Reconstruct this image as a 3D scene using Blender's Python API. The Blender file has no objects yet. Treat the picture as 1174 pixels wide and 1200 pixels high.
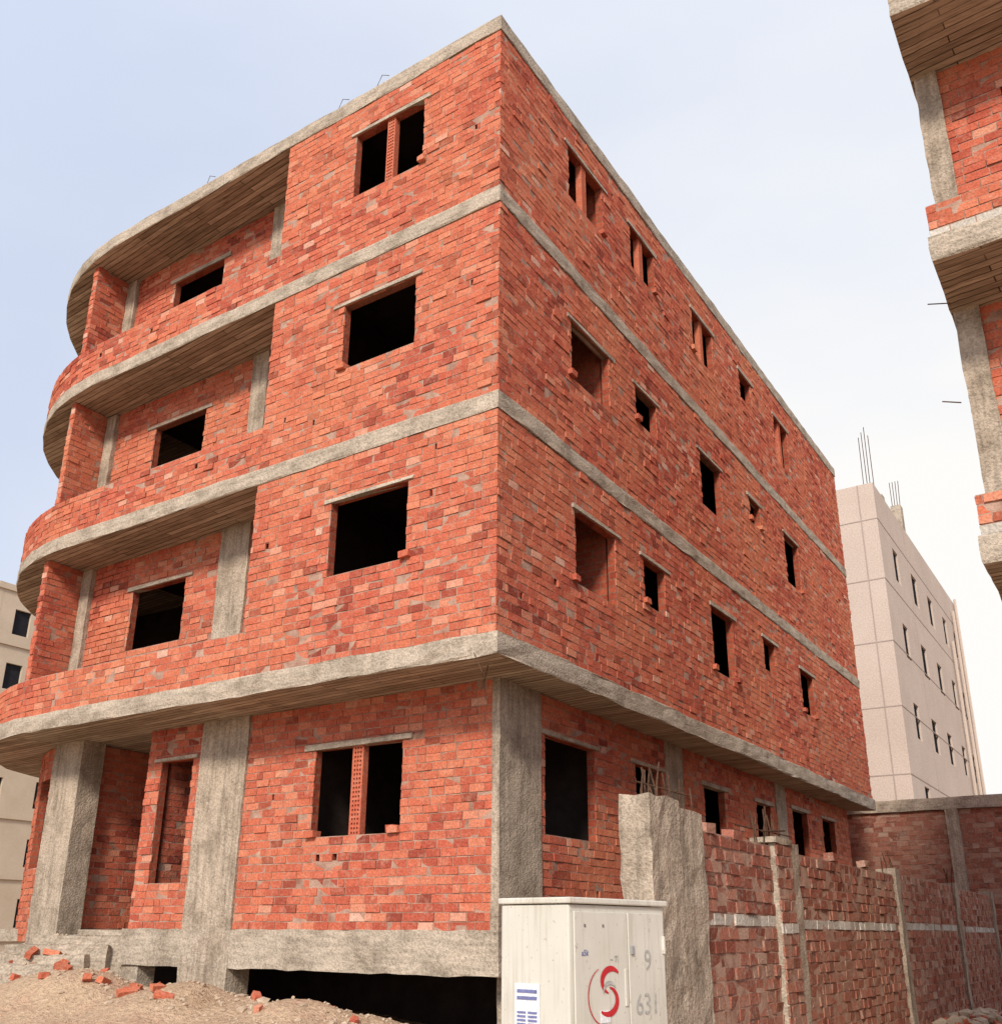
import bpy, math, random
import numpy as np
from mathutils import Matrix, Vector, noise
random.seed(7)
rnd=random.random
def U(a,b): return a+(b-a)*rnd()
scene=bpy.context.scene
COL=bpy.context.collection

# ------------------------------------------------------------ materials
def newmat(name):
    m=bpy.data.materials.new(name); m.use_nodes=True
    nt=m.node_tree; b=nt.nodes['Principled BSDF']; b.inputs['Roughness'].default_value=.95
    b.inputs['Specular IOR Level'].default_value=0
    return m,nt,b
def N(nt,t,**k):
    n=nt.nodes.new(t)
    for a,v in k.items(): setattr(n,a,v)
    return n
def noise_n(nt,vec,scale,detail=2,rough=.6):
    n=N(nt,'ShaderNodeTexNoise'); n.inputs['Scale'].default_value=scale; n.inputs['Detail'].default_value=detail; n.inputs['Roughness'].default_value=rough
    nt.links.new(vec,n.inputs['Vector']); return n.outputs['Fac']
def ramp(nt,fac,stops,interp='LINEAR'):
    r=N(nt,'ShaderNodeValToRGB'); r.color_ramp.interpolation=interp
    e=r.color_ramp.elements
    while len(e)>1: e.remove(e[-1])
    e[0].position=stops[0][0]; e[0].color=tuple(stops[0][1])+(1,)
    for p,c in stops[1:]:
        x=e.new(p); x.color=tuple(c)+(1,)
    nt.links.new(fac,r.inputs['Fac']); return r.outputs['Color']
def mixc(nt,a,b,fac,mode='MIX'):
    m=N(nt,'ShaderNodeMix',data_type='RGBA',blend_type=mode)
    for s,v in ((m.inputs[6],a),(m.inputs[7],b),(m.inputs[0],fac)):
        if isinstance(v,(int,float)): s.default_value=v
        elif isinstance(v,tuple): s.default_value=v+(1,) if len(v)==3 else v
        else: nt.links.new(v,s)
    return m.outputs[2]
def g(v): return (v,v,v)
def bump(nt,b,h,strength,dist=.01):
    n=N(nt,'ShaderNodeBump'); n.inputs['Strength'].default_value=strength; n.inputs['Distance'].default_value=dist
    nt.links.new(h,n.inputs['Height']); nt.links.new(n.outputs['Normal'],b.inputs['Normal'])
def coords(nt): return N(nt,'ShaderNodeTexCoord').outputs['Object']
def mapping(nt,v,scale=(1,1,1),rot=(0,0,0)):
    m=N(nt,'ShaderNodeMapping'); m.inputs['Scale'].default_value=scale; m.inputs['Rotation'].default_value=rot
    nt.links.new(v,m.inputs['Vector']); return m.outputs['Vector']

def mat_bricks(name,stops,dust=.15,dustcol=(.55,.36,.26),hue=(.58,.21,.11),low=.72):
    m,nt,b=newmat(name); co=coords(nt)
    a=N(nt,'ShaderNodeAttribute'); a.attribute_name='rnd'
    c=ramp(nt,a.outputs['Fac'],stops)
    big=noise_n(nt,co,.5,2)
    c=mixc(nt,c,hue,ramp(nt,big,[(.42,g(0)),(.7,g(.6))]))
    sp=noise_n(nt,co,9,3,.75)
    c=mixc(nt,c,dustcol,ramp(nt,sp,[(.5,g(0)),(.75,g(dust*3))]))
    gr=noise_n(nt,co,42,1,.7)
    c=mixc(nt,c,ramp(nt,gr,[(.3,g(low)),(.68,g(1.08))]),1.0,'MULTIPLY')
    nt.links.new(c,b.inputs['Base Color'])
    bump(nt,b,gr,.6,.012); return m
STOPS=[(0,(.24,.055,.038)),(.1,(.38,.085,.055)),(.4,(.48,.118,.071)),(.78,(.53,.145,.085)),(.94,(.57,.20,.12)),(.985,(.59,.27,.18)),(1,(.62,.38,.29))]
M_BRICK=mat_bricks('red_brick',STOPS,.13)
STOPS2=[(0,(.20,.07,.048)),(.3,(.29,.10,.07)),(.6,(.36,.135,.092)),(.85,(.39,.19,.135)),(1,(.42,.29,.22))]
M_BRICK2=mat_bricks('cement_smeared_brick',STOPS2,.3,(.36,.29,.23),(.36,.18,.12))
M_WHITEB=mat_bricks('white_lime_brick',[(0,(.42,.38,.32)),(1,(.60,.56,.49))],.1,(.4,.33,.27),(.52,.47,.4))
def mat_plain(name,c1,c2,scale=6,bs=.5,rough=.92,fine=60):
    m,nt,b=newmat(name); co=coords(nt)
    n1=noise_n(nt,co,scale,3,.65); n2=noise_n(nt,co,fine,1,.7)
    c=ramp(nt,n1,[(.3,c1),(.7,c2)])
    c=mixc(nt,c,ramp(nt,n2,[(.3,g(.78)),(.65,g(1))]),1.0,'MULTIPLY')
    nt.links.new(c,b.inputs['Base Color']); b.inputs['Roughness'].default_value=rough
    if bs: bump(nt,b,n2,bs,.01)
    return m
M_MORTAR=mat_plain('mortar',(.27,.14,.10),(.50,.34,.26),5,.6)
M_INT=mat_plain('interior_shade_tone',(.035,.026,.022),(.06,.045,.038),4,0)  # near-black colour stands in for the shade inside the rooms
def mat_reveal():
    m,nt,b=newmat('brick_reveal'); co=coords(nt)
    s=N(nt,'ShaderNodeSeparateXYZ'); nt.links.new(co,s.inputs[0])
    ad=N(nt,'ShaderNodeMath',operation='ADD'); nt.links.new(s.outputs[0],ad.inputs[0]); nt.links.new(s.outputs[1],ad.inputs[1])
    cb=N(nt,'ShaderNodeCombineXYZ'); nt.links.new(ad.outputs[0],cb.inputs[0]); nt.links.new(s.outputs[2],cb.inputs[1])
    t=N(nt,'ShaderNodeTexBrick'); t.inputs['Scale'].default_value=1; t.inputs['Brick Width'].default_value=.23; t.inputs['Row Height'].default_value=.1
    t.inputs['Mortar Size'].default_value=.007; t.inputs['Color1'].default_value=(.33,.07,.042,1); t.inputs['Color2'].default_value=(.48,.125,.07,1); t.inputs['Mortar'].default_value=(.26,.15,.1,1)
    nt.links.new(cb.outputs[0],t.inputs['Vector'])
    n=noise_n(nt,co,25,3,.7); c=mixc(nt,t.outputs['Color'],ramp(nt,n,[(.3,g(.6)),(.7,g(1))]),1.0,'MULTIPLY')
    nt.links.new(c,b.inputs['Base Color']); bump(nt,b,n,.6,.02); return m
M_REVEAL=mat_reveal()
def mat_concrete(name,base=(.47,.395,.31),dark=(.31,.255,.195),boards=(1,1,8),amt=.5):
    m,nt,b=newmat(name); co=coords(nt)
    n1=noise_n(nt,co,2.1,4,.75); c=ramp(nt,n1,[(.34,dark),(.53,base),(.76,tuple(min(1,v*1.22) for v in base))])
    st=noise_n(nt,mapping(nt,co,boards),2.2,2,.6)
    c=mixc(nt,c,ramp(nt,st,[(.35,g(.6)),(.55,g(1.0)),(.75,g(1.12))]),amt,'MULTIPLY')
    f=noise_n(nt,co,34,2,.8); c=mixc(nt,c,ramp(nt,f,[(.3,g(.62)),(.6,g(1.05))]),1.0,'MULTIPLY')
    nt.links.new(c,b.inputs['Base Color'])
    bump(nt,b,f,.9,.02); return m
M_CONC=mat_concrete('concrete_band')
M_COLC=mat_concrete('concrete_column',(.45,.37,.285),(.30,.24,.18),(7,7,.5),.65)
def mat_form():
    m,nt,b=newmat('formwork_soffit'); co=coords(nt)
    v=mapping(nt,co,(1,1,1),(0,0,math.radians(4)))
    t=N(nt,'ShaderNodeTexBrick'); t.inputs['Scale'].default_value=1; t.inputs['Brick Width'].default_value=2.6; t.inputs['Row Height'].default_value=.1
    t.inputs['Mortar Size'].default_value=.008; t.inputs['Color1'].default_value=(.54,.44,.33,1); t.inputs['Color2'].default_value=(.32,.245,.175,1); t.inputs['Mortar'].default_value=(.12,.09,.065,1)
    nt.links.new(v,t.inputs['Vector'])
    st=noise_n(nt,mapping(nt,co,(1.2,14,1)),2,3,.7)
    c=mixc(nt,t.outputs['Color'],ramp(nt,st,[(.3,g(.5)),(.7,g(1.2))]),1.0,'MULTIPLY')
    p=noise_n(nt,co,1.1,3,.7); c=mixc(nt,c,(.44,.36,.275),ramp(nt,p,[(.52,g(0)),(.75,g(.6))]))
    nt.links.new(c,b.inputs['Base Color']); bump(nt,b,st,.8,.02); return m
M_FORM=mat_form()
M_REBAR=mat_plain('rusty_rebar',(.07,.04,.03),(.14,.08,.05),20,.3,.7)
def mat_ground():
    m,nt,b=newmat('sandy_ground'); co=coords(nt)
    n1=noise_n(nt,co,1.1,5,.65); n2=noise_n(nt,co,18,3,.8)
    c=ramp(nt,n1,[(.3,(.44,.30,.19)),(.5,(.58,.42,.28)),(.66,(.53,.34,.23)),(.82,(.62,.47,.34))])
    c=mixc(nt,c,ramp(nt,n2,[(.3,g(.6)),(.65,g(1.05))]),1.0,'MULTIPLY')
    nt.links.new(c,b.inputs['Base Color']); bump(nt,b,n2,1,.06); return m
M_GROUND=mat_ground()
def mat_cab():
    m,nt,b=newmat('cabinet_paint'); co=coords(nt)
    n=noise_n(nt,co,2.5,4,.6); c=ramp(nt,n,[(.3,(.54,.52,.44)),(.7,(.62,.60,.53))])
    s=noise_n(nt,mapping(nt,co,(14,14,1)),2,3,.6); c=mixc(nt,c,(.36,.31,.24),ramp(nt,s,[(.5,g(0)),(.78,g(.6))]))
    q=noise_n(nt,co,40,2,.7); c=mixc(nt,c,(.3,.26,.2),ramp(nt,q,[(.64,g(0)),(.72,g(.6))]))
    nt.links.new(c,b.inputs['Base Color']); b.inputs['Roughness'].default_value=.5; b.inputs['Specular IOR Level'].default_value=.35; return m
M_PAINT=mat_cab()
M_PAINTD=mat_plain('cabinet_seam',(.12,.12,.11),(.16,.16,.15),3,0)
M_STEEL=mat_plain('steel_handle',(.3,.3,.3),(.4,.4,.4),10,0,.4)
M_PAPER=mat_plain('paper_notice',(.75,.76,.78),(.8,.8,.8),10,0)
M_INK=mat_plain('blue_ink',(.16,.18,.35),(.2,.22,.4),10,0)
M_RED=mat_plain('red_vinyl',(.5,.03,.04),(.55,.05,.05),10,0,.5)
M_GREY=mat_plain('grey_marker',(.36,.35,.32),(.48,.47,.43),30,0)
M_STUCCO=mat_plain('beige_stucco',(.50,.41,.345),(.56,.465,.395),.5,.1,.9,20)
M_STUCCO2=mat_plain('sand_stucco',(.5,.40,.29),(.58,.47,.36),.5,.2)
M_GROOVE=mat_plain('stucco_groove',(.36,.29,.25),(.4,.33,.29),3,0)
M_DARK=mat_plain('dark_glass',(.02,.02,.022),(.03,.03,.035),3,0,.3)
M_STONE=mat_plain('rubble_stone',(.40,.30,.21),(.58,.46,.34),5,.6)

# ------------------------------------------------------------ mesh helpers
def mkobj(name,V,F,mats,mi=None,parent=None,attr=None,smooth=False):
    me=bpy.data.meshes.new(name); me.from_pydata([tuple(v) for v in V],[],[tuple(f) for f in F])
    for m in mats: me.materials.append(m)
    if mi is not None: me.polygons.foreach_set('material_index',np.array(mi,dtype=np.int32))
    if attr is not None:
        a=me.attributes.new('rnd','FLOAT','FACE'); a.data.foreach_set('value',np.array(attr,dtype=np.float32))
    if smooth: me.polygons.foreach_set('use_smooth',np.ones(len(F),dtype=bool))
    me.update(); o=bpy.data.objects.new(name,me); COL.objects.link(o)
    if parent: o.parent=parent
    return o
def empty(name):
    o=bpy.data.objects.new(name,None); COL.objects.link(o); return o
BOXF=[(0,1,2,3),(7,6,5,4),(0,4,5,1),(1,5,6,2),(2,6,7,3),(3,7,4,0)]

def brick_wall(name,parent,f,U0,U1,Z0,Z1,openings=(),thick=.12,bl=.228,bh=.101,gap=.012,proud=.006,nholes=0,seed=1,mat=None,curved=False,white=None,over=.006,bricks=True,fill=None,jit=1.0):
    """masonry wall along path f(u)->(x,y,nx,ny); real bricks laid on a mortar core, with openings cut through."""
    R=random.Random(seed); mat=mat or M_BRICK
    rows=max(1,round((Z1-Z0)/bh)); bh=(Z1-Z0)/rows
    snap=lambda z: Z0+round((z-Z0)/bh)*bh
    ops=[(a,b,snap(c),snap(d)) for a,b,c,d in openings]
    holes=[]
    for _ in range(nholes):
        u=R.uniform(U0+.3,U1-.3); r=R.randint(2,rows-3); z=Z0+r*bh
        w=R.choice([.04,.05,.08])
        if all(not(u+w>a-.2 and u<b+.2 and z+bh>c-.2 and z<d+.2) for a,b,c,d in ops): holes.append((u,u+w,z+.006,z+bh-.012))
    allop=ops+holes
    us=sorted(set([U0,U1]+[v for o in allop for v in o[:2] if U0<v<U1])); zs=sorted(set([Z0,Z1]+[v for o in allop for v in o[2:] if Z0<v<Z1]))
    if curved:
        us=sorted(set(us+[U0+(U1-U0)*i/24 for i in range(25)]))
    def P(u,z,d):
        x,y,nx,ny=f(u); return (x+nx*d,y+ny*d,z)
    V=[];F=[];MI=[];A=[]
    def quad(a,b,c,d,m,r=.5):
        n=len(V); V.extend((a,b,c,d)); F.append((n,n+1,n+2,n+3)); MI.append(m); A.append(r)
    ok={}
    for i in range(len(us)-1):
        for j in range(len(zs)-1):
            cu=(us[i]+us[i+1])/2; cz=(zs[j]+zs[j+1])/2
            ok[i,j]=not any(a<cu<b and c<cz<d for a,b,c,d in allop)
    for (i,j),v in ok.items():
        if not v: continue
        a,b,c,d=us[i],us[i+1],zs[j],zs[j+1]; t=-thick
        quad(P(a,c,0),P(b,c,0),P(b,d,0),P(a,d,0),0 if bricks else 1); quad(P(b,c,t),P(a,c,t),P(a,d,t),P(b,d,t),1)
        if not ok.get((i-1,j)): quad(P(a,c,0),P(a,d,0),P(a,d,t),P(a,c,t),1)
        if not ok.get((i+1,j)): quad(P(b,c,0),P(b,c,t),P(b,d,t),P(b,d,0),1)
        if not ok.get((i,j-1)): quad(P(a,c,0),P(a,c,t),P(b,c,t),P(b,c,0),1)
        if not ok.get((i,j+1)): quad(P(a,d,0),P(b,d,0),P(b,d,t),P(a,d,t),1)
    if bricks:
      for r in range(rows):
        zb=Z0+r*bh; zt=zb+bh-gap; wav=R.uniform(-.003,.003)
        u=U0-bl*(.5 if r%2 else 0)-R.uniform(0,.05)
        while u<U1:
            L=bl*R.uniform(.93,1.05)
            if R.random()<.06: L*=.5
            segs=[(max(u,U0-over),min(u+L-gap,U1+over))]
            zc=(zb+zt)/2
            for a,b,c,d in allop:
                if c<zc<d:
                    ns=[]
                    for s,e in segs:
                        if e<=a or s>=b: ns.append((s,e)); continue
                        if s<a: ns.append((s,a+R.uniform(-.006,.012)))
                        if e>b: ns.append((b-R.uniform(-.006,.012),e))
                    segs=ns
            for s,e in segs:
                if e-s<.035: continue
                p=proud+R.gauss(0,.003)*jit; q=R.random()
                if R.random()<.03: p+=.012*jit
                tl=R.gauss(0,.0025)*jit; tz=R.gauss(0,.002)*jit; n=len(V)
                j=lambda k=.0022: R.uniform(-k,k)*jit
                dz=wav+R.uniform(-.002,.002)
                pts=[]
                for dd in (1,0):
                    for (uu,zz,k) in ((s,zb,0),(e,zb,1),(e,zt,2),(s,zt,3)):
                        dep=(p+(tl if k in(1,2) else -tl)+(tz if k>1 else -tz)) if dd else -.012
                        pts.append(P(uu+j(.004),zz+dz+j(.003),dep+j()))
                V.extend(pts)
                w=2 if (white and white[0]<zc<white[1]) else 3
                for ff in ((0,1,2,3),(0,4,5,1),(1,5,6,2),(2,6,7,3),(3,7,4,0)):
                    F.append(tuple(n+k for k in ff)); MI.append(w); A.append(q)
            u+=L
    o=mkobj(name,V,F,[M_MORTAR,fill or M_REVEAL,M_WHITEB,mat],MI,parent,A)
    return o,ops

def rough_box(name,x0,x1,y0,y1,z0,z1,mat,parent,seg=.22,jit=.008,seed=3,tmat=None,nm=None):
    R=random.Random(seed); V=[];F=[];MI=[];idx={}
    def cnt(a,b): return max(1,min(60,int(round(abs(b-a)/seg))))
    nx,ny,nz=cnt(x0,x1),cnt(y0,y1),cnt(z0,z1)
    def vid(i,j,k):
        key=(i,j,k)
        if key not in idx:
            idx[key]=len(V)
            V.append((x0+(x1-x0)*i/nx+R.uniform(-jit,jit),y0+(y1-y0)*j/ny+R.uniform(-jit,jit),z0+(z1-z0)*k/nz+R.uniform(-jit,jit)))
        return idx[key]
    for j in range(ny):
        for k in range(nz):
            for i in (0,nx):
                F.append((vid(i,j,k),vid(i,j+1,k),vid(i,j+1,k+1),vid(i,j,k+1)));MI.append(0)
    for i in range(nx):
        for k in range(nz):
            for j in (0,ny):
                F.append((vid(i,j,k),vid(i+1,j,k),vid(i+1,j,k+1),vid(i,j,k+1)));MI.append(0)
    for i in range(nx):
        for j in range(ny):
            for k in (0,nz):
                F.append((vid(i,j,k),vid(i+1,j,k),vid(i+1,j+1,k),vid(i,j+1,k)));MI.append(1 if (k==0 and tmat) else 0)
    return mkobj(name,V,F,[mat]+([tmat] if tmat else []),MI,parent)

def slab(name,outline,z0,z1,parent,jit=.01,seed=5,seg=.3):
    R=random.Random(seed); pts=[]
    for i in range(len(outline)):
        a=Vector(outline[i]);b=Vector(outline[(i+1)%len(outline)]); L=(b-a).length; n=max(1,int(L/seg))
        for k in range(n): pts.append(a+(b-a)*k/n)
    n=len(pts); V=[];F=[];MI=[]
    rings=[z0,z0+.02,(z0+z1)/2,z1-.02,z1]
    prof=[-.004,0,0.003,0,-.006]
    c=sum((p for p in pts),Vector((0,0)))/n
    wob=[noise.noise(Vector((i*.13,seed,0)))*.018 for i in range(n)]
    for ri,z in enumerate(rings):
        for i,p in enumerate(pts):
            t=(pts[(i+1)%n]-pts[i-1]).normalized(); nn=Vector((t.y,-t.x))
            if nn.dot(p-c)<0: nn=-nn
            q=p+nn*(prof[ri]+R.uniform(-jit,jit)*.7+wob[i]*.4)
            V.append((q.x,q.y,z+(R.uniform(-jit,jit)*.8+wob[i] if ri in(0,4) else 0)))
    for ri in range(len(rings)-1):
        for i in range(n):
            F.append((ri*n+i,ri*n+(i+1)%n,(ri+1)*n+(i+1)%n,(ri+1)*n+i)); MI.append(0)
    F.append(tuple(range(n))[::-1]); MI.append(1)
    F.append(tuple(range((len(rings)-1)*n,len(rings)*n))); MI.append(0)
    return mkobj(name,V,F,[M_CONC,M_FORM],MI,parent)

def rods(name,segs,r,mat,parent):
    V=[];F=[]
    for pts in segs:
        pts=[Vector(p) for p in pts]; base=len(V)
        for i,p in enumerate(pts):
            t=(pts[min(i+1,len(pts)-1)]-pts[max(i-1,0)]).normalized()
            a=t.orthogonal().normalized(); b=t.cross(a)
            for k in range(6):
                an=k*math.pi/3; V.append(p+(a*math.cos(an)+b*math.sin(an))*r)
        for i in range(len(pts)-1):
            for k in range(6):
                F.append((base+i*6+k,base+i*6+(k+1)%6,base+(i+1)*6+(k+1)%6,base+(i+1)*6+k))
        F.append(tuple(base+(len(pts)-1)*6+k for k in range(6)))
    return mkobj(name,V,F,[mat],None,parent)
def boxes(name,lst,mat,parent,rot=0,attr=True,jit=0):
    V=[];F=[];A=[]
    for (x0,x1,y0,y1,z0,z1) in lst:
        n=len(V); q=rnd()
        for z in (z0,z1):
            for x,y in ((x0,y0),(x1,y0),(x1,y1),(x0,y1)): V.append((x+U(-jit,jit),y+U(-jit,jit),z+U(-jit,jit)))
        for ff in BOXF: F.append(tuple(n+k for k in ff)); A.append(q)
    return mkobj(name,V,F,[mat],None,parent,A)
def rebar_cluster(x0,x1,y0,y1,z,h,n,R):
    out=[]
    for i in range(n):
        x=R.uniform(x0,x1);y=R.uniform(y0,y1);hh=h*R.uniform(.6,1.1);l=R.uniform(-.06,.06);m=R.uniform(-.06,.06)
        out.append([(x,y,z-.1),(x+l*.3,y+m*.3,z+hh*.5),(x+l,y+m,z+hh)])
    return out

# ------------------------------------------------------------ main building
B=empty('unfinished_brick_building')
RC=4.7; CX=8.4; END=16.62
def pathL(inset):
    def f(s):
        if s<=CX: return (-s,inset,0,-1)
        th=(s-CX)/RC
        if th>math.pi/2:
            return (-CX-(RC-inset),RC+(th-math.pi/2)*RC,-1,0)
        r=RC-inset
        return (-CX-r*math.sin(th),RC-r*math.cos(th),-math.sin(th),-math.cos(th))
    return f
SARC=CX+RC*math.pi/2; SEND=SARC+(END-RC)
pathR=lambda X:(lambda u:(X,u,1,0))
o=.022
outline=[(o,-o),(o,END+o),(-CX-RC-o,END+o),(-CX-RC-o,RC)]
for i in range(1,13):
    th=math.pi/2*(1-i/12); outline.append((-CX-(RC+o)*math.sin(th),RC-(RC+o)*math.cos(th)))
SL=[(4.41,4.67),(7.42,7.66),(10.42,10.66),(13.33,13.59)]
ol1=[(x+(.03 if x>-1 else 0),y-(.03 if y<1 else 0)) for x,y in outline]
for i,(a,b) in enumerate(SL):
    slab('floor_slab_%d'%i,ol1 if i==0 else outline,a,b,B,seed=11+i,jit=.012 if i else .016)
lint=[];sillb=[];piers=[]
RW={1:[(1.83,2.99,5.8,6.83,0),(3.9,4.66,6.13,6.8,0),(6.55,7.55,5.7,6.83,0),(9.2,9.88,6.31,6.86,0),(11.5,12.4,5.86,6.84,0)],
    2:[(1.83,2.98,8.8,9.75,0),(3.88,4.67,9.12,9.73,0),(6.5,7.5,8.66,9.75,0),(9.08,9.7,9.25,9.8,0),(11.25,12.26,8.67,9.8,0)],
    3:[(1.85,2.95,11.85,12.85,1),(3.95,4.9,12.0,12.8,1),(6.58,7.6,11.76,12.72,1),(9.1,9.8,12.08,12.7,0),(11.3,12.3,11.6,12.7,1)]}
LW={1:(1.3,2.56,5.74,6.84,0),2:(1.3,2.56,8.77,9.8,0),3:(1.28,2.56,11.72,12.83,1)}
R=random.Random(4)
def lintL(a,b,z,Y,arc=None):
    lint.append((-b-R.uniform(.08,.2),-a+R.uniform(.08,.22),Y-.024-R.uniform(0,.01),Y+.1,z+.004,z+R.uniform(.055,.075)))
def lintR(a,b,z,X):
    lint.append((X-.1,X+.024+R.uniform(0,.01),a-R.uniform(.06,.15),b+R.uniform(.08,.2),z+.004,z+R.uniform(.055,.075)))
def pier(name,f,u0,u1,z0,z1,seed):
    ops=[]; n=int((z1-z0)/.055)
    for k in range(n):
        z=z0+(k+.5)*(z1-z0)/n
        for c in (.25,.5,.75):
            uu=u0+(u1-u0)*c; ops.append((uu-.013,uu+.013,z-.014,z+.014))
    us=sorted(set([u0,u1]+[v for q in ops for v in q[:2]])); zs=sorted(set([z0,z1]+[v for q in ops for v in q[2:]]))
    VV=[];FF=[]
    def P(u,z,d):
        x,y,nx,ny=f(u); return (x+nx*d,y+ny*d,z)
    def q4(*p):
        m=len(VV); VV.extend(p); FF.append((m,m+1,m+2,m+3))
    for i in range(len(us)-1):
        for j in range(len(zs)-1):
            a,b_,c,d=us[i],us[i+1],zs[j],zs[j+1]; cu=(a+b_)/2;cz=(c+d)/2
            hole=any(p[0]<cu<p[1] and p[2]<cz<p[3] for p in ops)
            if not hole: q4(P(a,c,0),P(b_,c,0),P(b_,d,0),P(a,d,0))
            else:
                t=-.08
                q4(P(a,c,t),P(b_,c,t),P(b_,d,t),P(a,d,t)); q4(P(a,c,0),P(a,d,0),P(a,d,t),P(a,c,t)); q4(P(b_,c,0),P(b_,d,0),P(b_,d,t),P(b_,c,t))
                q4(P(a,c,0),P(b_,c,0),P(b_,c,t),P(a,c,t)); q4(P(a,d,0),P(b_,d,0),P(b_,d,t),P(a,d,t))
    q4(P(u0,z0,0),P(u0,z1,0),P(u0,z1,-.1),P(u0,z0,-.1)); q4(P(u1,z0,0),P(u1,z1,0),P(u1,z1,-.1),P(u1,z0,-.1)); q4(P(u0,z0,-.1),P(u1,z0,-.1),P(u1,z1,-.1),P(u0,z1,-.1))
    mkobj(name,VV,FF,[M_BRICK],None,B,[.62]*len(FF))
def sills(f,a,b,z,R):
    for uu in (a,b):
        if R.random()<.55:
            x,y,nx,ny=f(uu+R.uniform(-.06,.06)); w=R.uniform(.05,.08)
            if abs(ny)>.5: sillb.append((x-w,x+w,y-.07,y+.08,z-.005,z+.075))
            else: sillb.append((x-.08,x+.07,y-w,y+w,z-.005,z+.075))
fl={1:(4.67,7.42),2:(7.66,10.42),3:(10.66,13.33)}
BKY=.88
for k in (1,2,3):
    z0,z1=fl[k]
    a,b,c,d,p=LW[k]
    _,ops=brick_wall('front_wall_%d'%k,B,pathL(0),.004,3.98,z0,z1,[(a,b,c,d)],nholes=4,seed=20+k)
    s=ops[0]; lintL(a,b,s[3],0); sills(pathL(0),a,b,s[2],R)
    if p: pier('window_pier_l%d'%k,pathL(.02),1.84,1.98,s[2],s[3],3)
    _,ops=brick_wall('side_wall_%d'%k,B,pathR(0),.003,END,z0,z1,[w[:4] for w in RW[k]],nholes=8,seed=30+k)
    for w,s in zip(RW[k],ops):
        lintR(w[0],w[1],s[3],0); sills(pathR(0),w[0],w[1],s[2],R)
        if w[4]: m=w[0]+(w[1]-w[0])*.48; pier('window_pier_r%d_%d'%(k,int(w[0])),pathR(-.02),m-.07,m+.07,s[2],s[3],3)
    brick_wall('balcony_return_%d'%k,B,lambda u:(-3.985,u,-1,0),.02,BKY,z0,z1,seed=40+k)
    bw=(6.4,7.7,c+0.0,d)
    _,ops=brick_wall('balcony_back_wall_%d'%k,B,pathL(BKY),3.98,9.12,z0,z1,[bw],nholes=1,seed=50+k)
    lintL(bw[0],bw[1],ops[0][3],BKY)
    brick_wall('curved_back_wall_%d'%k,B,pathL(BKY+.3),9.2,SEND,z0,z1,[(10.2,11.5,c,d),(14,15.2,c,d),(18,19.2,c,d)],seed=60+k,curved=True,bl=.26)
    brick_wall('balcony_parapet_%d'%k,B,pathL(0),3.985,SARC+3,z0,z0+.62+(.05 if k==2 else 0),seed=70+k,curved=True,nholes=2)
    brick_wall('balcony_divider_%d'%k,B,lambda u:(-9.1,u,1,0),.19,BKY+.03,z0,z1,seed=80+k)
    brick_wall('balcony_divider_front_%d'%k,B,lambda s:(-s,.185,0,-1),9.11,9.22,z0+.6,z1,seed=85+k,thick=.02)
    cw={1:(-5.62,-5.0),2:(-5.3,-4.95),3:(-5.18,-4.93)}[k]
    rough_box('balcony_column_%d'%k,cw[0],cw[1],BKY-.05,BKY+.1,z0+.01,z1-.01,M_COLC,B,seed=k)
    rough_box('balcony_side_column_%d'%k,-9.08,-8.83,BKY-.06,BKY+.1,z0+.01,z1-.01,M_COLC,B,seed=k+5)
    brick_wall('rear_wall_%d'%k,B,lambda u:(-u,END,0,1),.02,CX+RC-.9,z0,z1,seed=90+k,bl=.5,bh=.22)
    brick_wall('interior_wall_%d'%k,B,lambda u:(-u,3.02,0,-1),.16,1.0,z0,z1,bricks=False)
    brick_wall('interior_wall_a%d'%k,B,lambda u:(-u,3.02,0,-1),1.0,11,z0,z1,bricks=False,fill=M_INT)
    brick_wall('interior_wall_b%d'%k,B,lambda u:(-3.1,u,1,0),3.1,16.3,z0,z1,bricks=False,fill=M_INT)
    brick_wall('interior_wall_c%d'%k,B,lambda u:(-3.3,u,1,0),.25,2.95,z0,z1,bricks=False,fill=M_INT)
    for nm,za,zb_ in (('floor_shade_sheet',z0+.02,z0+.04),('ceiling_shade_sheet',z1-.06,z1-.04)):
        boxes('interior_%s_%d'%(nm,k),[(-8.6,-.16,1.3,3.0,za,zb_),(-3.0,-.16,3.2,16.2,za,zb_),(-3.8,-.16,.16,1.28,za,zb_)],M_INT,B)  # thin near-black sheets over floor and ceiling, room shade put in as colour
# ground floor
XG=-.54; YG=.88; ZB=1.6
_,ops=brick_wall('ground_front_wall',B,pathL(YG),.62,4.64,ZB,4.41,[(1.93,3.38,2.71,3.83)],nholes=3,seed=101)
s=ops[0]; lintL(1.93,3.38,s[3],YG); pier('window_pier_ground',pathL(YG+.02),2.58,2.76,s[2],s[3],5); sills(pathL(YG),1.95,3.3,s[2],R)
sillb.append((-2.1,-1.97,YG-.07,YG+.08,s[2],s[2]+.09))
_,ops=brick_wall('entrance_front_wall',B,pathL(YG),5.58,6.75,ZB,4.41,[(5.76,6.45,2.17,3.92)],seed=102)
lintL(5.74,6.43,ops[0][3],YG)
brick_wall('entrance_return_wall',B,lambda u:(-6.755,u,-1,0),YG+.02,4,ZB,4.41,seed=103)
brick_wall('entrance_side_wall',B,lambda u:(-8.5,u,1,0),YG+.1,4.5,ZB-.3,4.41,seed=104)
brick_wall('entrance_inner_wall',B,lambda u:(-6.5,u,1,0),YG+.22,3,ZB,4.41,seed=105,thick=.06)
brick_wall('entrance_back_wall',B,lambda u:(-u,4.5,0,-1),.7,8.3,ZB-.3,4.41,[(6.9,7.9,1.6,3.7)],seed=106)
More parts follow.
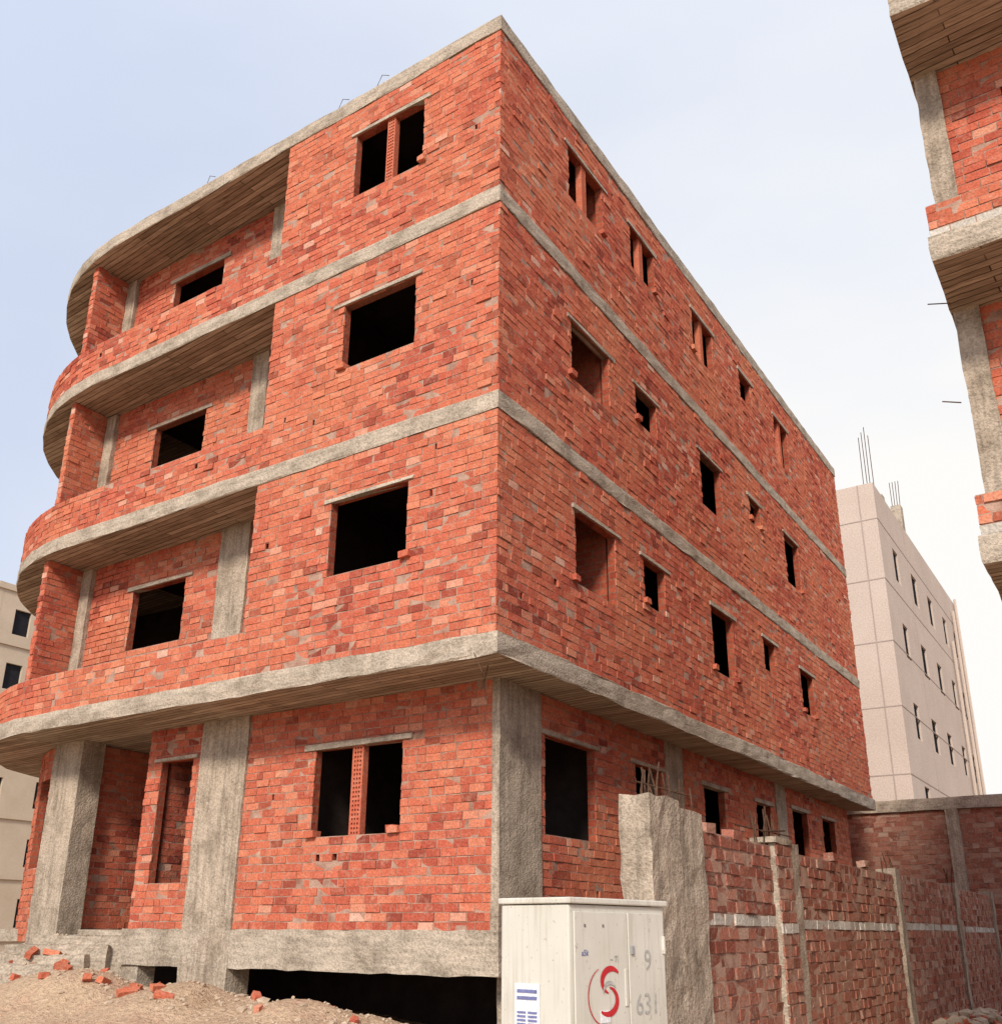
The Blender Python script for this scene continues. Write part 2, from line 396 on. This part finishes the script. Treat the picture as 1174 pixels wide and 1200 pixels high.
brick_wall('ground_interior_wall',B,lambda u:(-u,3.6,0,-1),.75,6.2,ZB,4.41,bricks=False,fill=M_INT)
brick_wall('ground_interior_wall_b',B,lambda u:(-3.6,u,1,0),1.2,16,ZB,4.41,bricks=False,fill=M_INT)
boxes('ground_interior_shade_sheets',[(-6.2,-.7,1.05,16,4.35,4.38),(-6.2,-.9,1.3,15.5,1.61,1.63)],M_INT,B)  # near-black sheets below the ceiling and on the floor paint in the shade
_,ops=brick_wall('ground_curved_wall',B,pathL(YG),9.0,SEND,ZB-.2,4.41,[(9.6,10.3,2.5,3.9),(12,13,2.5,3.9)],seed=107,curved=True)
RG=[(1.92,3.25,2.7,3.87),(4.5,5.4,2.9,3.93),(7.1,8.05,3.1,3.9),(9.66,10.5,2.9,3.95),(11.86,12.9,2.9,3.97),(14.0,15.0,2.9,3.97)]
_,ops=brick_wall('ground_side_wall',B,pathR(XG),1.0,END-.4,ZB,4.41,RG,nholes=4,seed=108)
for w,s in zip(RG,ops): lintR(w[0],w[1],s[3],XG); sills(pathR(XG),w[0],w[1],s[2],R)
brick_wall('ground_rear_wall',B,lambda u:(-u,END-.4,0,1),.6,13,ZB,4.41,seed=109,bl=.5,bh=.22)
rough_box('corner_column',-.615,XG+.03,YG-.012,1.8,1.3,4.42,M_COLC,B,seed=21,jit=.005)
rough_box('side_column',-.8,XG+.03,5.55,6.2,1.3,4.42,M_COLC,B,seed=22)
rough_box('side_column_b',-.8,XG+.03,10.8,11.4,1.3,4.42,M_COLC,B,seed=23)
rough_box('front_column',-5.58,-4.64,YG-.04,YG+.35,.3,4.42,M_COLC,B,seed=24)
rough_box('entrance_column',-9.1,-8.36,YG-.05,YG+.35,.4,4.42,M_COLC,B,seed=25)
rough_box('ground_beam_front',-6.85,XG+.04,YG-.035,YG+.3,1.13,ZB,M_CONC,B,seed=26,jit=.012)
rough_box('ground_beam_side',XG-.3,XG+.035,YG+.31,END-.4,1.13,ZB,M_CONC,B,seed=27,jit=.012)
rough_box('ground_plate',-13.2+.9,XG-.31,YG+.31,END-.45,1.4,1.58,M_CONC,B,seg=1,jit=.004,seed=28)
rough_box('foundation_side',XG-.25,XG-.02,YG+.4,END-.5,-.2,1.12,M_CONC,B,seed=29)
rough_box('foundation_stub',-6.8,-6.45,YG,YG+.3,.4,1.12,M_CONC,B,seed=30)
rough_box('foundation_rear',-12,XG-.3,3.4,3.6,-.2,1.39,M_INT,B,seg=1,seed=31)  # coloured near-black so the void under the beam reads as shade
# entrance steps: turned about 28 degrees to the facade, rough cast concrete
AS=math.radians(30); NS=(math.sin(AS),-math.cos(AS)); STEPS=[]
for i in range(5):
    x0=-.42-.16*i; x1=.95-.02*i
    zt=1.50-.125*i
    st=rough_box('entrance_step_%d'%i,x0,x1,0,.8,.3,zt,M_CONC,B,seed=60+i,jit=.016,seg=.14)
    px,py=-7.62+NS[0]*.27*i-.26*i,.50+NS[1]*.27*i
    st.location=(px,py,0); st.rotation_euler=(0,0,AS); STEPS.append((px,py,x0,x1,zt))
boxes('lintels',lint,M_CONC,B,jit=.008)
boxes('loose_sill_bricks',sillb,M_BRICK,B,jit=.006)
RR=random.Random(9)
seg=[]
for (x,y) in ((-3.0,.1),(-2.2,.08),(-.3,.2),(-6,.1)):
    seg.append([(x,y,13.53),(x-.05,y-.05,13.65),(x+.1,y-.12,13.71),(x+.22,y-.1,13.65)])
seg.append([(-.25,-.05,4.45),(-.1,-.1,4.2),(-.18,.1,3.95),(-.35,.3,4.2),(-.3,.3,4.4)])
seg.append([(-1.6,-.04,4.45),(-1.55,-.06,4.3),(-1.75,0,4.3)])
seg+=rebar_cluster(-2.2,-1.9,.5,.8,13.5,.35,2,RR)
rods('loose_wires',seg,.005,M_REBAR,B)

# ------------------------------------------------------------ neighbouring unfinished building (right)
B2=empty('unfinished_brick_building.001')
ou=[(4.8,-.02),(14,-.02),(14,9),(4.8,9)]
S2=[(4.48,4.73),(7.47,7.72),(10.48,10.73),(13.5,13.75)]
for i,(a,b) in enumerate(S2): slab('floor_slab_%d'%i,ou,a,b,B2,seed=200+i,jit=.016)
fX=lambda Y:(lambda u:(4.83+u,Y,0,-1))
for i in range(3):
    a=S2[i][1]; b=S2[i+1][0]
    brick_wall('parapet_%d'%i,B2,fX(0),0,9.1,a,a+.36,seed=210+i,white=(a,a+.1))
    brick_wall('back_wall_%d'%i,B2,fX(.98),.12,9.1,a,b,[(.78,1.7,a+1.3,a+2.2),(3.5,5,a+.9,a+2.2)],seed=220+i)
    brick_wall('left_wall_%d'%i,B2,lambda u:(4.84,u,-1,0),1.0,8.9,a,b,[(2.5,3.6,a+1,a+2.2),(5.5,6.6,a+1,a+2.2)],seed=230+i)
    rough_box('column_%d'%i,4.83,5.06,.92,1.2,a,b,M_COLC,B2,seed=240+i)
brick_wall('ground_wall',B2,fX(1.2),.5,9.1,0,4.48,[(2,4,1,3.4)],seed=250)
brick_wall('ground_left_wall',B2,lambda u:(5.2,u,-1,0),1.2,8.9,0,4.48,seed=251)
rough_box('ground_column',5.25,5.9,1.0,1.5,0,4.48,M_COLC,B2,seed=252)
brick_wall('rear_wall',B2,lambda u:(4.9+u,8.9,0,1),0,9,0,13.5,seed=253,bl=.5,bh=.22)
rods('slab_rebar',[[(4.84,.05,6.0),(4.70,-.02,6.02)],[(4.85,.5,7.3),(4.66,.45,7.33)]],.006,M_REBAR,B2)

# ------------------------------------------------------------ boundary wall
W=empty('boundary_wall'); XW=2.13
rough_box('gate_post',1.96,2.24,-1.12,-.55,-.1,2.66,M_COLC,W,seed=301,jit=.012,seg=.16)
rough_box('gate_post_b',1.98,2.225,-.56,.02,-.1,2.6,M_COLC,W,seed=302,jit=.012,seg=.16)
posts=[2.62,7.8,12.8,17.6]; y=0.02
for i,p in enumerate(posts):
    brick_wall('panel_%d'%i,W,pathR(XW),y,p,-.1,2.48-.03*(i%2),seed=310+i,bl=.25,bh=.115,gap=.018,proud=.006,mat=M_BRICK2,thick=.2,white=(1.62,1.735),jit=1.6,fill=M_CONC)
    rough_box('post_%d'%i,XW-.24,XW+.05,p,p+.3,-.1,2.54,M_COLC,W,seed=320+i,jit=.015)
    y=p+.3
brick_wall('brick_pilaster',W,pathR(XW+.07),2.1,2.61,-.1,2.5,seed=318,bl=.25,bh=.115,gap=.018,mat=M_BRICK2,thick=.08,white=(1.62,1.735),jit=1.6,fill=M_CONC)
rough_box('brick_pilaster_cap',XW-.2,XW+.09,2.05,2.61,2.505,2.57,M_COLC,W,seed=330)
seg=rebar_cluster(1.98,2.22,-1.08,0,2.62,.32,14,RR)+rebar_cluster(1.95,2.15,1.9,3.0,2.5,.38,12,RR)+rebar_cluster(1.95,2.15,7.8,8.1,2.5,.3,4,RR)+rebar_cluster(1.95,2.15,12.8,13.1,2.5,.3,4,RR)
seg+=[[(1.95,1.6,2.66),(2.1,3.0,2.64)],[(2.15,1.8,2.6),(2.0,3.1,2.72)],[(2.0,-.9,2.8),(2.2,-.2,2.74)]]
rods('post_rebar',seg,.0085,M_REBAR,W)
boxes('coping_bricks',[(XW-.1,XW+.02,yy,yy+.22,2.47,2.47+.09) for yy in (.3,1.0,4.5,6.1)],M_BRICK2,W,jit=.01)

W2=empty('brick_wall')
brick_wall('panel',W2,lambda u:(-6+u,19.2,0,-1),0,22,0,4.62,seed=340,bl=.25,bh=.12,mat=M_BRICK2)
rough_box('concrete_cap',-6.1,16,19.1,19.45,4.62,4.92,M_CONC,W2,seed=341)
rough_box('wall_post',1.2,1.5,19.1,19.4,0,4.62,M_COLC,W2,seed=342)
rough_box('wall_post_b',5.2,5.5,19.1,19.4,0,4.62,M_COLC,W2,seed=343)

# ------------------------------------------------------------ beige apartment block
BG=empty('beige_apartment_building')
bx,by0,by1,bz=-1.06,27.6,45.5,17.9
wins=[]
for fl_ in range(5):
    z=2.2+fl_*3.1
    for yy,w in ((29.8,.9),(33.2,1.1),(36.6,1.1),(40.2,1.0),(43.2,.9)):
        wins.append((yy,yy+w,z,z+1.35))
brick_wall('side_wall',BG,pathR(bx),by0+.01,by1,0,bz,wins,bricks=False,fill=M_STUCCO,thick=.3,bh=.05)
brick_wall('front_wall',BG,lambda u:(bx-u,by0,0,-1),.006,14,0,bz,[(6,7.4,2.2+3.1*k,3.6+3.1*k) for k in range(5)],bricks=False,fill=M_STUCCO,thick=.25,bh=.05)
rough_box('roof_plate',bx-14,bx-.35,by0+.3,by1-.01,bz-.9,bz-.6,M_STUCCO,BG,seg=3,jit=0)
rough_box('rear_wall',bx-14,bx-.01,by1+.002,by1+.3,0,bz,M_STUCCO,BG,seg=3,jit=0)
gl=[]
for k in range(7):
    z=2.0+k*2.4; gl.append((bx-14,bx+.012,by0-.012,by0+.05,z,z+.04)); gl.append((bx-.05,bx+.012,by0+.06,by1,z+.0,z+.035))
boxes('facade_joints',gl,M_GROOVE,BG)
boxes('window_glass',[(bx-.12,bx-.08,a-.02,b+.02,c-.02,d+.02) for a,b,c,d in wins],M_DARK,BG)
boxes('vertical_joints',[(bx-.6,bx-.56,by0-.015,by0+.03,0,bz),(bx-.02,bx+.016,by0+5,by0+5.04,0,bz)],M_GROOVE,BG)
rods('drain_pipes',[[(bx+.12,by1-1,1),(bx+.12,by1-1,18)],[(bx+.12,by1-2.3,1),(bx+.12,by1-2.3,17)],[(bx+.12,by1-4,1),(bx+.12,by1-4,15)]],.07,M_STUCCO,BG)
rough_box('roof_stub_column',bx-.5,bx-.1,by0+6,by0+6.5,bz-.5,bz+1.4,M_CONC,BG,seed=5)
rough_box('roof_stub_column_b',bx-.5,bx-.1,by0+2.2,by0+2.6,bz-.5,bz+.4,M_CONC,BG,seed=6)
rods('roof_rebar',[[(bx-.45+.12*i,by0+.6+.1*(i%2),bz-.3),(bx-.45+.12*i+.03,by0+.6,bz+2.3+.2*(i%3))] for i in range(4)]+[[(bx-.45+.1*i,by0+6.2,bz+1),(bx-.45+.12*i,by0+6.2,bz+2.6)] for i in range(4)],.016,M_REBAR,BG)

BG2=empty('beige_apartment_building.001'); BX=-47.5
wins2=[(2+3.4*i,3.4+3.4*i,1.6+3.2*k,3.1+3.2*k) for i in range(8) for k in range(6)]
wins3=[(1.2+3.0*i,2.2+3.0*i,1.6+3.2*k,3.1+3.2*k) for i in range(2) for k in range(6)]
brick_wall('front_wall',BG2,lambda u:(BX-u,20,0,-1),0,30,0,20.5,wins2,bricks=False,fill=M_STUCCO2,thick=.3,bh=.05)
brick_wall('side_wall',BG2,lambda u:(BX-.01,20.02+u,1,0),0.01,6.4,0,20.5,wins3,bricks=False,fill=M_STUCCO2,thick=.25,bh=.05)
for k in range(7): rough_box('balcony_slab_%d'%k,BX-30,BX+.1,19.2,26.5,.9+3.2*k,1.1+3.2*k,M_STUCCO2,BG2,seg=4,jit=0)
boxes('window_glass',[(BX-b,BX-a,20.2,20.24,c,d) for a,b,c,d in wins2]+[(BX-.22,BX-.18,20+a,20.04+b,c,d) for a,b,c,d in wins3]+[(BX-29.9,BX-.4,26.1,26.3,0,20.3)],M_DARK,BG2)  # last box is no glass: an added dark core that stops light showing through

# ------------------------------------------------------------ ground
def sst(a,b,x):
    t=max(0,min(1,(x-a)/(b-a))); return t*t*(3-2*t)
def H(x,y):
    n=noise.fractal(Vector((x*.8,y*.8,.3)),1.0,2.0,5)
    n2=noise.fractal(Vector((x*3,y*3,1.3)),1.0,2.0,4)
    mask=1-sst(.2,1.5,x); mask*=sst(-18,-14,x)
    ramp_=sst(-4.2,-.35,y)
    top=.58+.05*max(0,min(5.3,-x-.8))-.05*sst(6.8,8.2,-x)
    back=1-.42*sst(.5,1.6,y)
    h=mask*ramp_*top*back
    for (cx,cy,a,s) in ((-4.2,-.2,.24,.42),(-5.8,-.45,.28,.5),(-2.5,-.05,.2,.36),(-3.3,.0,.10,.3),(-1.2,-.3,.07,.35),(-6.7,-.7,.14,.4),(-8.4,-1.2,-.08,.6)):
        h+=a*math.exp(-((x-cx)**2+(y-cy)**2)/(2*s*s))
    h+=.34*math.exp(-((x-2.7)**2/.5+(y-9.3)**2/4)); h+=.2*math.exp(-((x-3.4)**2/.6+(y-12)**2/6))
    near=math.exp(-((x/40)**2+(y/40)**2))
    return h+(.075*n+.03*n2)*near*(1 if mask>.3 else .5)
def axis(lo,hi,step,far):
    a=list(np.arange(lo,hi+1e-6,step)); s=step; v=lo
    L=[]; 
    while v>-far: s*=1.35; v-=s; L.append(v)
    Rr=[]; v=hi; s=step
    while v<far: s*=1.35; v+=s; Rr.append(v)
    return L[::-1]+a+Rr
xs=axis(-12,5,.06,400); ys=axis(-2.5,1.8,.06,400)
V=[(x,y,H(x,y)) for y in ys for x in xs]; nx=len(xs)
F=[(j*nx+i,j*nx+i+1,(j+1)*nx+i+1,(j+1)*nx+i) for j in range(len(ys)-1) for i in range(nx-1)]
mkobj('ground',V,F,[M_GROUND],None,None,None,True)

# rubble: stones and broken bricks lying on the ground
import bmesh
bm=bmesh.new(); bmesh.ops.create_icosphere(bm,subdivisions=1,radius=1); IV=[v.co.copy() for v in bm.verts]; IF=[[v.index for v in f.verts] for f in bm.faces]; bm.free()
V=[];F=[];MI=[];A=[]
RS=random.Random(77)
def stone(x,y,r,z=None):
    z=H(x,y) if z is None else z; n=len(V); sx,sy,sz=r*RS.uniform(.7,1.4),r*RS.uniform(.7,1.2),r*RS.uniform(.4,.8); an=RS.uniform(0,6)
    for v in IV:
        k=RS.uniform(.75,1.15); a,b=v.x*sx*k,v.y*sy*k
        V.append((x+a*math.cos(an)-b*math.sin(an),y+a*math.sin(an)+b*math.cos(an),z+v.z*sz*k+sz*.25))
    for f in IF: F.append([n+i for i in f]); MI.append(0); A.append(.5)
def bbrick(x,y,z=None,full=False):
    z=H(x,y) if z is None else z; n=len(V); L=.115 if full else RS.choice([.03,.05,.08,.11]);w=.045;h=.035
    M=Matrix.Translation((x,y,z+.02))@Matrix.Rotation(RS.uniform(0,6),4,'Z')@Matrix.Rotation(RS.uniform(-.5,.5),4,'X')@Matrix.Rotation(RS.uniform(-.5,.5),4,'Y')
    for zz in (-h,h):
        for a,b in ((-L,-w),(L,-w),(L,w),(-L,w)): V.append(M@Vector((a+RS.uniform(-.012,.012),b+RS.uniform(-.008,.008),zz+RS.uniform(-.006,.006))))
    q=RS.random()
    for ff in BOXF: F.append([n+k for k in ff]); MI.append(1); A.append(q)
for _ in range(1300):
    x=RS.uniform(-10,.6); y=RS.gauss(-.1,.55)
    if y>.8: continue
    stone(x,y,abs(RS.gauss(0,.018))+.006)
for _ in range(40):
    bbrick(RS.uniform(-9.5,.3),RS.uniform(-.9,.6))
for _ in range(10): bbrick(RS.gauss(-9.3,.35),RS.gauss(-.6,.2),None,True)
for _ in range(5): bbrick(RS.gauss(-5.0,.4),RS.gauss(-.5,.15),None,True)
for _ in range(80):
    px,py,a0,a1,zz=RS.choice(STEPS); lx=RS.uniform(a0,a1); ly=RS.uniform(.02,.24)
    x=px+lx*math.cos(AS)-ly*math.sin(AS); yy=py+lx*math.sin(AS)+ly*math.cos(AS)
    bbrick(x,yy,zz) if RS.random()<.12 else stone(x,yy,RS.uniform(.01,.04),zz)
for _ in range(12): stone(RS.uniform(-7,-1.5),RS.uniform(-.4,.4),RS.uniform(.05,.11))
for _ in range(350): stone(RS.gauss(2.75,.35),RS.gauss(9.4,1.4),abs(RS.gauss(0,.06))+.015)
for _ in range(50): bbrick(max(2.25,RS.gauss(2.8,.35)),RS.gauss(9.2,1.5))
mkobj('rubble',V,F,[M_STONE,M_BRICK],MI,None,A)

# ------------------------------------------------------------ electrical cabinet
C=empty('electrical_cabinet')
def bev(name,x0,x1,y0,y1,z0,z1,mat,w=.006):
    o=boxes(name,[(x0,x1,y0,y1,z0,z1)],mat,C); md=o.modifiers.new('b','BEVEL'); md.width=w; md.segments=2; return o
CW,CL,CH=.40,.755,1.715
bev('plinth',-.0+.01,CW-.01,.01,CL-.01,-.05,.14,M_CONC)
bev('body',0,CW,0,CL,.14,CH,M_PAINT,.008)
bev('lid',-.012,CW+.018,-.012,CL+.012,CH+.003,CH+.03,M_PAINT,.006)
bev('door',CW+.002,CW+.012,.025,CL*.56,.2,CH-.03,M_PAINT,.003)
bev('door_b',CW+.002,CW+.012,CL*.56+.008,CL-.025,.2,CH-.03,M_PAINT,.003)
boxes('door_seam',[(CW+.0005,CW+.004,CL*.56-.001,CL*.56+.009,.2,CH-.03)],M_PAINTD,C)
for i,z in enumerate((.5,1.0,1.5)): bev('hinge_%d'%i,CW+.01,CW+.024,CL-.045,CL-.03,z,z+.08,M_PAINT,.003)
bev('lock',CW+.012,CW+.022,CL*.56+.02,CL*.56+.045,1.50,1.54,M_STEEL,.004)
bev('handle_plate',CW+.012,CW+.018,CL*.56-.035,CL*.56-.012,1.28,1.44,M_PAINT,.003)
for k in range(3):
    for q in (.12,.3): bev('rivet_%d_%d'%(k,int(q*100)),CW+.011,CW+.017,CL*q,CL*q+.012,1.62,1.632,M_STEEL,.003)
boxes('paper_notice',[(.09,.235,-.006,-.0025,1.14,1.38)],M_PAPER,C)
boxes('paper_print',[(.105,.22,-.0085,-.0065,1.355-.028*k-.014,1.355-.028*k) for k in range(2)]+[(.105,.155,-.0085,-.0065,1.16+.016*k,1.169+.016*k) for k in range(7)]+[(.168,.22,-.0085,-.0065,1.16+.016*k,1.169+.016*k) for k in range(7)],M_INK,C)
D0=CW+.0145
def ribbon(name,pts,mat,d=0.0):
    P1=[];P2=[]
    n=len(pts)
    for i,(yy,zz,ww) in enumerate(pts):
        a=pts[max(i-1,0)];b=pts[min(i+1,n-1)]; t=Vector((b[0]-a[0],b[1]-a[1])).normalized(); nn=Vector((-t.y,t.x))
        P1.append((D0+d,yy+nn.x*ww,zz+nn.y*ww)); P2.append((D0+d,yy-nn.x*ww,zz-nn.y*ww))
    mkobj(name,P1+P2,[(i,i+1,n+i+1,n+i) for i in range(n-1)],[mat],None,C)
def swoosh(cy,cz,r,a0,a1,w,k=.75):
    out=[]
    for i in range(19):
        t=i/18; a=math.radians(a0+(a1-a0)*t); out.append((cy+r*math.cos(a),cz+r*k*math.sin(a),w*math.sin(math.pi*min(1,t*.85+.1))+.0008))
    return out
ribbon('logo_swoosh',swoosh(.285,1.39,.07,40,250,.014),M_RED)
ribbon('logo_swoosh_b',swoosh(.25,1.31,.075,-130,75,.014),M_RED,.0005)
ribbon('logo_swoosh_c',swoosh(.27,1.35,.045,20,200,.007),M_GREY,.001)
ribbon('logo_ring',swoosh(.23,1.33,.12,110,270,.0025,1.0),M_RED,.0015)
boxes('logo_caption',[(CW+.0125,CW+.0145,.12+.03*k,.12+.03*k+.02,1.18,1.196) for k in range(7)],M_RED,C)
boxes('torn_sticker',[(CW+.0125,CW+.014,.17,.29,1.05,1.15),(CW+.0125,CW+.014,.1,.168,1.08,1.17),(CW+.0125,CW+.0145,.2,.27,1.22,1.27)],M_PAPER,C)
def txt(s,y,z,size,mat,name):
    cu=bpy.data.curves.new(name,'FONT'); cu.body=s; cu.size=size; cu.extrude=.0006; cu.materials.append(mat)
    ob=bpy.data.objects.new(name,cu); COL.objects.link(ob); ob.parent=C
    ob.matrix_local=Matrix(((0,0,1,CW+.014),(1,0,0,y),(0,1,0,z),(0,0,0,1)))
txt('9',.55,1.43,.13,M_GREY,'marker_number'); txt('631',.47,1.24,.13,M_GREY,'marker_number_b')
txt('a5k',.07,1.50,.035,M_INK,'marker_scribble'); txt('~ 7l',.28,1.47,.04,M_GREY,'marker_scribble_b')
C.location=(2.97,-4.42,0); C.rotation_euler=(0,0,math.radians(-9))

# ------------------------------------------------------------ light
el=math.radians(33); S=Vector((.33,-.944,0)).normalized()*math.cos(el)+Vector((0,0,math.sin(el)))
sd=bpy.data.lights.new('sun','SUN'); sd.energy=4.1; sd.angle=math.radians(10); sd.color=(1,.91,.80)
so=bpy.data.objects.new('sun',sd); COL.objects.link(so); so.rotation_euler=S.to_track_quat('Z','Y').to_euler(); so.location=(0,0,40)
w=bpy.data.worlds.new('World'); scene.world=w; w.use_nodes=True; nt=w.node_tree; nt.nodes.clear()
out=N(nt,'ShaderNodeOutputWorld'); sky=N(nt,'ShaderNodeTexSky',sky_type='NISHITA'); sky.sun_disc=False
sky.sun_elevation=el; sky.sun_rotation=math.atan2(S.x,S.y); sky.dust_density=1.5; sky.air_density=1.2
b1=N(nt,'ShaderNodeBackground'); b1.inputs['Strength'].default_value=.15; nt.links.new(sky.outputs[0],b1.inputs[0])
tc=N(nt,'ShaderNodeTexCoord').outputs['Generated']
def dotn(v):
    d=N(nt,'ShaderNodeVectorMath',operation='DOT_PRODUCT'); nt.links.new(tc,d.inputs[0]); d.inputs[1].default_value=v; return d.outputs['Value']
b2=N(nt,'ShaderNodeBackground')
mr=N(nt,'ShaderNodeMapRange'); nt.links.new(dotn(tuple(S)),mr.inputs['Value']); mr.inputs['From Min'].default_value=-.2; mr.inputs['From Max'].default_value=1; mr.inputs['To Min'].default_value=1.0; mr.inputs['To Max'].default_value=1.4
nt.links.new(mr.outputs[0],b2.inputs['Strength'])
cl=noise_n(nt,mapping(nt,tc,(1,1,2.5)),1.6,4,.55)
r=N(nt,'ShaderNodeMapRange'); nt.links.new(dotn(Vector((.25,.9,-.25)).normalized()[:]),r.inputs['Value'])
r.inputs['From Min'].default_value=.05; r.inputs['From Max'].default_value=.8; r.inputs['To Min'].default_value=.0; r.inputs['To Max'].default_value=1
c2=N(nt,'ShaderNodeMapRange'); nt.links.new(cl,c2.inputs['Value']); c2.inputs['From Min'].default_value=.35; c2.inputs['From Max'].default_value=.7; c2.inputs['To Min'].default_value=-.12; c2.inputs['To Max'].default_value=.26
ad=N(nt,'ShaderNodeMath',operation='ADD',use_clamp=True); nt.links.new(r.outputs[0],ad.inputs[0]); nt.links.new(c2.outputs[0],ad.inputs[1])
hz=ramp(nt,ad.outputs[0],[(0,(.71,.78,.95)),(.5,(.85,.89,.98)),(1,(1,.985,.96))]); nt.links.new(hz,b2.inputs['Color'])
fm=N(nt,'ShaderNodeMapRange'); nt.links.new(ad.outputs[0],fm.inputs['Value']); fm.inputs['To Min'].default_value=.85; fm.inputs['To Max'].default_value=1
mx=N(nt,'ShaderNodeMixShader'); nt.links.new(fm.outputs[0],mx.inputs[0]); nt.links.new(b1.outputs[0],mx.inputs[1]); nt.links.new(b2.outputs[0],mx.inputs[2]); nt.links.new(mx.outputs[0],out.inputs[0])
scene.view_settings.view_transform='Standard'; scene.view_settings.look='None'; scene.view_settings.exposure=0

# ------------------------------------------------------------ camera
yaw,pitch,roll=.5797,.3378,.0066
cy_,sy_=math.cos(yaw),math.sin(yaw); cp,sp=math.cos(pitch),math.sin(pitch)
f=Vector((-sy_*cp,cy_*cp,sp)); r_=Vector((cy_,sy_,0)); u=r_.cross(f)
cr,sr=math.cos(roll),math.sin(roll); r2=r_*cr+u*sr; u2=-r_*sr+u*cr
cam=bpy.data.cameras.new('camera'); co=bpy.data.objects.new('camera',cam); COL.objects.link(co)
M=Matrix((( r2.x,u2.x,-f.x,5.5874),(r2.y,u2.y,-f.y,-8.438),(r2.z,u2.z,-f.z,1.6),(0,0,0,1)))
co.matrix_world=M; cam.sensor_width=36; cam.lens=1141.026/1200*36; cam.shift_y=90.2/1200; cam.clip_end=2000; cam.clip_start=.05
scene.camera=co
